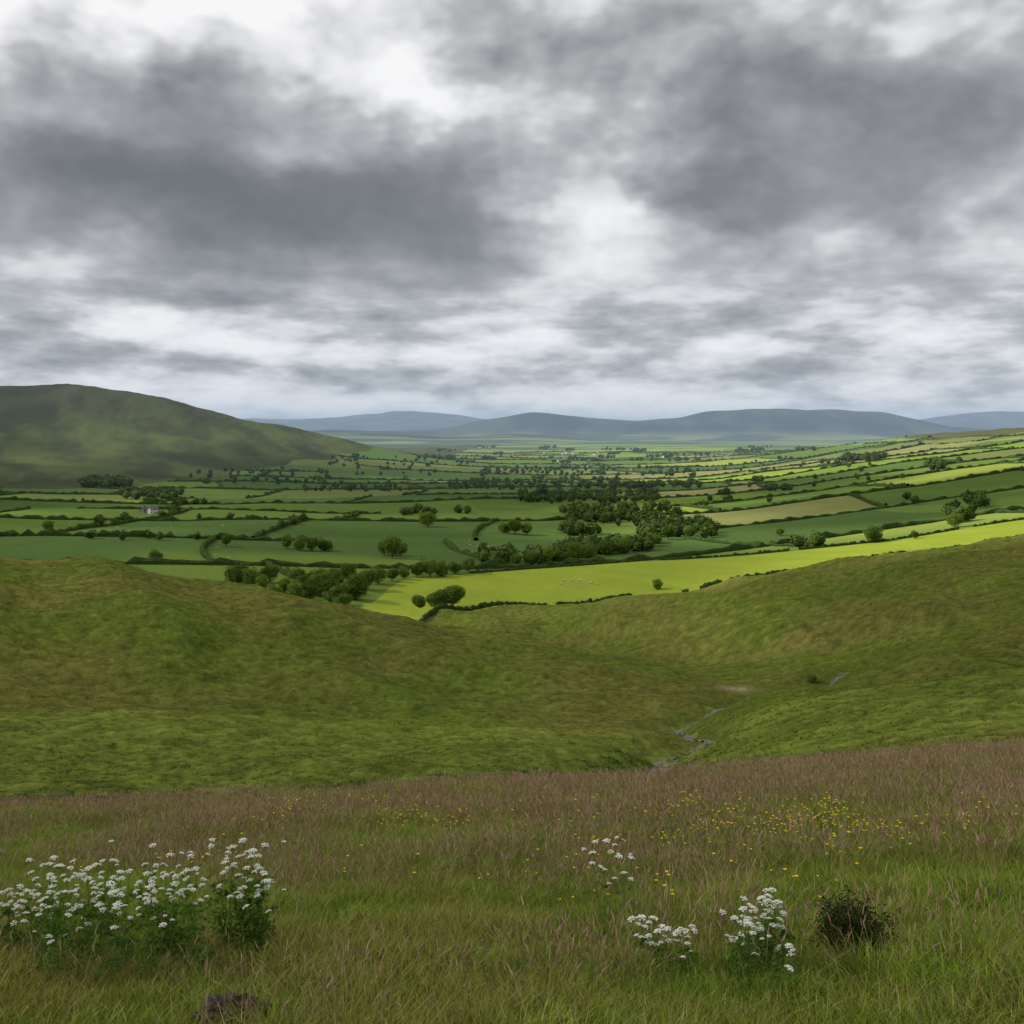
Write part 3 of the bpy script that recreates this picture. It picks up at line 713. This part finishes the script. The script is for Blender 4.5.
def cow_parsley(name,stems,seed,leafy=1.0):
    r=np.random.default_rng(seed); B=Build()
    x0,y0,z0=meadow_pos(stems[0][0],stems[0][1])
    for px,py,h in stems:
        x,y,z=meadow_pos(px,py); b=np.array([x-x0,y-y0,z-z0-.03]); ln=r.normal(size=2)*.09
        tip=b+np.array([ln[0]*h,ln[1]*h,h]); mid=b+(tip-b)*.55+np.array([r.normal()*.015,r.normal()*.015,0])
        V,Q=tube([b,mid,tip-[0,0,.02]],[.004,.003,.0018],5); B.add(V,Q,m=1)
        umbel(B,tip,r.uniform(.024,.038),r,r.normal(size=2)*.2)
        for q in range(int(r.integers(3,6))):
            t=r.uniform(.45,.85); s=b+(tip-b)*t; a=r.uniform(0,6.28); ll=h*r.uniform(.14,.32)
            e=s+np.array([math.cos(a)*ll*.7,math.sin(a)*ll*.7,ll*.9]); e[2]=min(e[2],b[2]+h*1.03)
            V,Q=tube([s,(s+e)/2+[math.cos(a)*.02,math.sin(a)*.02,-.01],e],[.0022,.0018,.0012],4); B.add(V,Q,m=1)
            umbel(B,e,r.uniform(.016,.030),r,r.normal(size=2)*.25)
        for q in range(int(10*leafy)):
            t=r.uniform(.05,.72); s=b+(tip-b)*t; a=r.uniform(0,6.28); ll=r.uniform(.12,.24)*(1.15-t)
            n=26; u=r.random(n); side=r.uniform(-1,1,n)*(1-u)*.42*ll
            dx=np.array([math.cos(a),math.sin(a)]); pp=np.array([-dx[1],dx[0]])
            C=np.stack([s[0]+dx[0]*u*ll+pp[0]*side,s[1]+dx[1]*u*ll+pp[1]*side,s[2]+ll*(.6*u-.55*u*u)+r.normal(size=n)*.008],1)
            V,Q=leaves(C,np.full(n,.030),np.tile([0,0,1.],(n,1)),.6,.45,r=r); B.add(V,Q,m=2)
    o=B.obj(name,[m_white,m_stem,m_fern]); o.location=(x0,y0,z0); return o
def stemset(n,px0,px1,pb,h,spread=8):
    return [(random.uniform(px0,px1),random.gauss(pb,spread),random.uniform(*h)) for _ in range(n)]
random.seed(21)
cow_parsley('cow_parsley',stemset(42,35,195,974,(.50,.92),12),1,1.3)
cow_parsley('cow_parsley',stemset(13,222,266,964,(.60,.94),6),2,1.5)
cow_parsley('cow_parsley',stemset(7,5,45,955,(.45,.65),6),3,.8)
cow_parsley('cow_parsley',stemset(5,600,632,925,(.45,.68),5),4,.3)
cow_parsley('cow_parsley',stemset(7,632,700,978,(.30,.52),6),5,.4)
cow_parsley('cow_parsley',stemset(13,718,792,982,(.36,.58),6),6,1.0)
m_dark=plant_mat('gorse_leaves',[(0,(.015,.024,.008)),(.5,(.026,.040,.012)),(1,(.05,.065,.016))],0.0,nscale=9)
def shrub(px,py,w,h,name):
    x,y,z=meadow_pos(px,py); r=np.random.default_rng(5); B=Build()
    for k in range(34):
        a=r.uniform(0,6.28); d=w*.5*math.sqrt(r.random()); e=np.array([math.cos(a)*d,math.sin(a)*d,h*r.uniform(.5,1.0)*(1-.4*(d/(w*.5))**2)])
        V,Q=tube([[0,0,-.02],e*.5+[0,0,.02],e],[.006,.004,.002],4); B.add(V,Q,m=1)
        n=200; C=e*r.uniform(.35,1.05,(n,1))+r.normal(size=(n,3))*.035; C[:,2]=np.abs(C[:,2])
        V,Q=leaves(C,np.full(n,.026),r.normal(size=(n,3)),1,.4,r=r); B.add(V,Q,m=0)
    o=B.obj(name,[m_dark,bark]); o.location=(x,y,z)
shrub(855,962,.60,.46,'gorse_shrub')
def molehill(px,py,w):
    x,y,z=meadow_pos(px,py)
    bm=bmesh.new(); bmesh.ops.create_icosphere(bm,subdivisions=5,radius=1); V=np.array([v.co[:] for v in bm.verts]); T=np.array([[v.index for v in f.verts] for f in bm.faces]); bm.free()
    d=1+.18*perlin(V[:,0]*3+9,V[:,1]*3+V[:,2]*2,4)+.14*perlin(V[:,0]*9,V[:,1]*9+V[:,2]*7,5)+.08*perlin(V[:,0]*20,V[:,1]*20+V[:,2]*15,8)
    V=V*d[:,None]*[w*.5,w*.38,w*.30]
    o=new_obj('molehill',V,[T],[plain_mat('bare_soil',(.045,.028,.018),.95,.5,30)],smooth=False); o.location=(x,y,z+.05)
molehill(230,1034,.46)

# ------------------------------------------------------------------ sun direction, unseen clouds added out of view to shade the ground
SUN_EL=math.radians(34); SUN_AZ=math.radians(-76)
SD=np.array([math.sin(SUN_AZ)*math.cos(SUN_EL),math.cos(SUN_AZ)*math.cos(SUN_EL),math.sin(SUN_EL)])
def cloud_mat(tr):
    m,t=newmat('shade_cloud_mat')
    d=t.node('ShaderNodeBsdfDiffuse'); d.inputs[0].default_value=(.8,.8,.82,1)
    tl=t.node('ShaderNodeBsdfTranslucent'); tl.inputs[0].default_value=(.8,.8,.82,1)
    a=t.node('ShaderNodeMixShader'); a.inputs[0].default_value=.5; t.l.new(d.outputs[0],a.inputs[1]); t.l.new(tl.outputs[0],a.inputs[2])
    tp=t.node('ShaderNodeBsdfTransparent'); b=t.node('ShaderNodeMixShader'); b.inputs[0].default_value=tr
    t.l.new(a.outputs[0],b.inputs[1]); t.l.new(tp.outputs[0],b.inputs[2])
    o=t.node('ShaderNodeOutputMaterial'); t.l.new(b.outputs[0],o.inputs[0]); return m
def cloud(cells,H,zg,R,tr,seed):
    """cells: ground points (x,y) that the cloud shades; cloud base H above ground level zg"""
    r=np.random.default_rng(seed); B=Build()
    for x,y in cells:
        c=np.array([x,y,zg])+SD*(H/SD[2]); s=R*r.uniform(.75,1.2)
        V=ICO3[0]; nz=1+.16*perlin(V[:,0]*2.3+x,V[:,1]*2.3+V[:,2]*1.7+y,seed)+.10*perlin(V[:,0]*5+y,V[:,1]*5+V[:,2]*4+x,seed+1)
        V=V*nz[:,None]*s*np.array([1,1,.5]); V[:,2]=np.maximum(V[:,2],-s*.14)
        B.add(V+c+[0,0,r.normal()*R*.1],T=ICO3[1],m=0)
    B.obj('offscreen_shade_cloud',[cloud_mat(tr)],smooth=True)  # added outside the view to dim the sun on chosen ground
def cells(x0,x1,y0,y1,step,seed,keep=lambda x,y:True):
    r=np.random.default_rng(seed); out=[]
    for x in np.arange(x0,x1,step):
        for y in np.arange(y0,y1,step):
            a=x+r.normal()*step*.22; b=y+r.normal()*step*.22
            if keep(a,b): out.append((a,b))
    return out
cloud(cells(-420,300,-90,400,76,1),400,-40,60,.80,11)
cloud(cells(-2900,-100,760,4000,300,2,lambda x,y: x<1100-.5*y-120 and x< -.12*y+100 and perlin(np.array([x/900]),np.array([y/700]),5)[0]>-.22),1100,-80,240,.64,12)
cloud(cells(320,900,930,1180,130,3),1100,-80,105,.64,13)
cloud(cells(-60,420,1350,1750,150,4),1100,-80,120,.64,14)

# ------------------------------------------------------------------ atmosphere
V,Q=boxV(0,30700,115,90000,59000,730)
hz=new_obj('atmospheric_haze',V,[Q])
m,t=newmat('haze_air'); SIG=1/22500.0
ab=t.node('ShaderNodeVolumeAbsorption'); ab.inputs[0].default_value=(0,0,0,1); ab.inputs[1].default_value=SIG
em=t.node('ShaderNodeEmission'); em.inputs[0].default_value=(.37,.48,.62,1); em.inputs[1].default_value=SIG  # glow put in for scattered airlight; the volume scatters nothing
ad=t.node('ShaderNodeAddShader'); t.l.new(ab.outputs[0],ad.inputs[0]); t.l.new(em.outputs[0],ad.inputs[1])
o=t.node('ShaderNodeOutputMaterial'); t.l.new(ad.outputs[0],o.inputs['Volume']); hz.data.materials.append(m)

# ------------------------------------------------------------------ sky
w=bpy.data.worlds.new("World"); scene.world=w; w.use_nodes=True; w.node_tree.nodes.clear(); t=NT(w.node_tree)
w.cycles.sampling_method='NONE'
sky=t.node('ShaderNodeTexSky',sky_type='NISHITA'); sky.sun_disc=False; sky.sun_elevation=SUN_EL; sky.sun_rotation=SUN_AZ
bg1=t.node('ShaderNodeBackground'); t.l.new(sky.outputs[0],bg1.inputs[0]); bg1.inputs[1].default_value=.1
tc=t.node('ShaderNodeTexCoord'); G=tc.outputs['Generated']; sp=t.node('ShaderNodeSeparateXYZ'); t.l.new(G,sp.inputs[0])
X,Yv,Z=sp.outputs
azm=t.M('ARCTAN2',X,Yv); el=t.M('ARCSINE',Z)
A3=t.combine(azm,el,0)
def sub5(s): return t.M('SUBTRACT',s,.5)
DV=t.V('MULTIPLY',A3,(1,1.7,0))
w1=sub5(t.noise(t.V('ADD',DV,(3.1,6.2,0)),5.0,4,.58,0,'2D')); w2=sub5(t.noise(t.V('ADD',DV,(9.4,1.7,0)),5.0,4,.58,0,'2D'))
J=t.combine(t.M('MULTIPLY',w1,.10),t.M('MULTIPLY',w2,.10),0)
def layer(sx,sy,off,scale,det,rough,sh):
    v=t.V('MULTIPLY_ADD',A3,(sx,sy,0),(off[0]+sh[0]*sx,off[1]+sh[1]*sy,0))
    return t.noise(v,scale,det,rough,0,'2D')
wt=t.maprange(el,.07,.19); wl=t.M('SUBTRACT',1.0,wt)
def blend(sh,dd):
    a=t.M('MULTIPLY',sub5(layer(1,1.5,(4.1,2.2),5.0,7-dd,.57,sh)),wt)
    return t.M('MULTIPLY_ADD',sub5(layer(1,3.4,(1.7,5.9),8.0,7-dd,.57,sh)),wl,a)
N1=blend((0,0),0); N2=blend((-.006,.014),3)
def puffs(sy,scale,off):
    vo=t.node('ShaderNodeTexVoronoi',voronoi_dimensions='2D',feature='F1'); vo.normalize=True
    t.l.new(t.V('ADD',t.V('MULTIPLY_ADD',A3,(1,sy,0),off),J),vo.inputs['Vector'])
    vo.inputs['Scale'].default_value=scale; vo.inputs['Detail'].default_value=2.0; vo.inputs['Roughness'].default_value=.5
    return vo.outputs['Distance']
pf=t.M('ADD',t.M('MULTIPLY',puffs(1.5,11,(2,3,0)),wt),t.M('MULTIPLY',puffs(3.0,14,(5,1,0)),wl))
amp=t.maprange(el,0,.25,.25,1)
AE=t.combine(t.M('MULTIPLY_ADD',w1,.26,azm),t.M('MULTIPLY_ADD',t.M('MULTIPLY',w2,amp),.13,el),0)
blobs=[(330,216,250,54,.52),(90,200,200,66,.42),(200,110,150,38,.26),(430,150,110,40,.20),(90,60,50,36,.14),(330,45,90,36,.10),
 (200,8,65,28,-.42),(8,22,40,32,-.36),(430,94,58,24,-.42),(590,215,75,46,-.36),(630,120,40,60,-.08),
 (840,95,240,72,.38),(760,195,160,42,.32),(1010,150,130,80,.22),(560,40,80,50,.10),(980,298,110,22,.20),
 (15,330,60,20,.34),(150,340,110,13,-.34),(170,300,200,12,.22),(330,366,300,8,.20),(800,372,260,8,.14),(400,300,130,16,.10),(700,340,200,12,.06),(512,402,900,14,-.24)]
Tsum=None
for px,py,sx,sy,a in blobs:
    u=(px-CX)/F; v=(HY-py)/F; a0=math.atan(u); e0=math.atan(v*math.cos(a0))
    d=t.V('MULTIPLY_ADD',AE,(F/sx,F/sy,0),(-a0*F/sx,-e0*F/sy,0))
    g=t.M('POWER',0.367879,t.V('DOT_PRODUCT',d,d))
    Tsum=t.M('MULTIPLY_ADD',g,a,Tsum if Tsum is not None else 0.31)
k=t.maprange(Tsum,.45,.9,1,.36)
T=t.M('MULTIPLY_ADD',N1,t.M('MULTIPLY',k,1.15),Tsum)
T=t.M('MULTIPLY_ADD',t.M('SUBTRACT',N2,N1),t.M('MULTIPLY',k,1.5),T)
T=t.M('MULTIPLY_ADD',t.M('SUBTRACT',pf,.36),t.M('MULTIPLY',k,.50),T)
cc=t.ramp(T,[(0.0,(.95,.95,.955)),(.14,(.85,.85,.86)),(.29,(.69,.695,.71)),(.42,(.49,.50,.515)),(.60,(.335,.343,.36)),(.8,(.212,.220,.235)),(1.0,(.155,.162,.175))])
bg2=t.node('ShaderNodeBackground'); t.put(bg2.inputs[0],cc); bg2.inputs[1].default_value=1.0
mx=t.node('ShaderNodeMixShader'); mx.inputs[0].default_value=.97; t.l.new(bg1.outputs[0],mx.inputs[1]); t.l.new(bg2.outputs[0],mx.inputs[2])
o=t.node('ShaderNodeOutputWorld'); t.l.new(mx.outputs[0],o.inputs[0])

sl=bpy.data.lights.new('sun','SUN'); sl.energy=5.0; sl.angle=math.radians(1.6); sl.color=(1,.94,.83)
so=bpy.data.objects.new('sun',sl); scene.collection.objects.link(so)
from mathutils import Vector
d=Vector(SD.tolist())
so.rotation_euler=d.to_track_quat('Z','Y').to_euler(); so.location=d*100

cam=bpy.data.cameras.new('camera'); co=bpy.data.objects.new('camera',cam); scene.collection.objects.link(co)
co.location=(0,0,0); co.rotation_euler=(math.radians(90),0,0); cam.lens=36*F/1024; cam.sensor_width=36; cam.shift_y=-(512-HY)/1024
cam.clip_start=.1; cam.clip_end=120000
scene.camera=co
scene.view_settings.view_transform='Standard'; scene.view_settings.look='None'; scene.view_settings.exposure=0
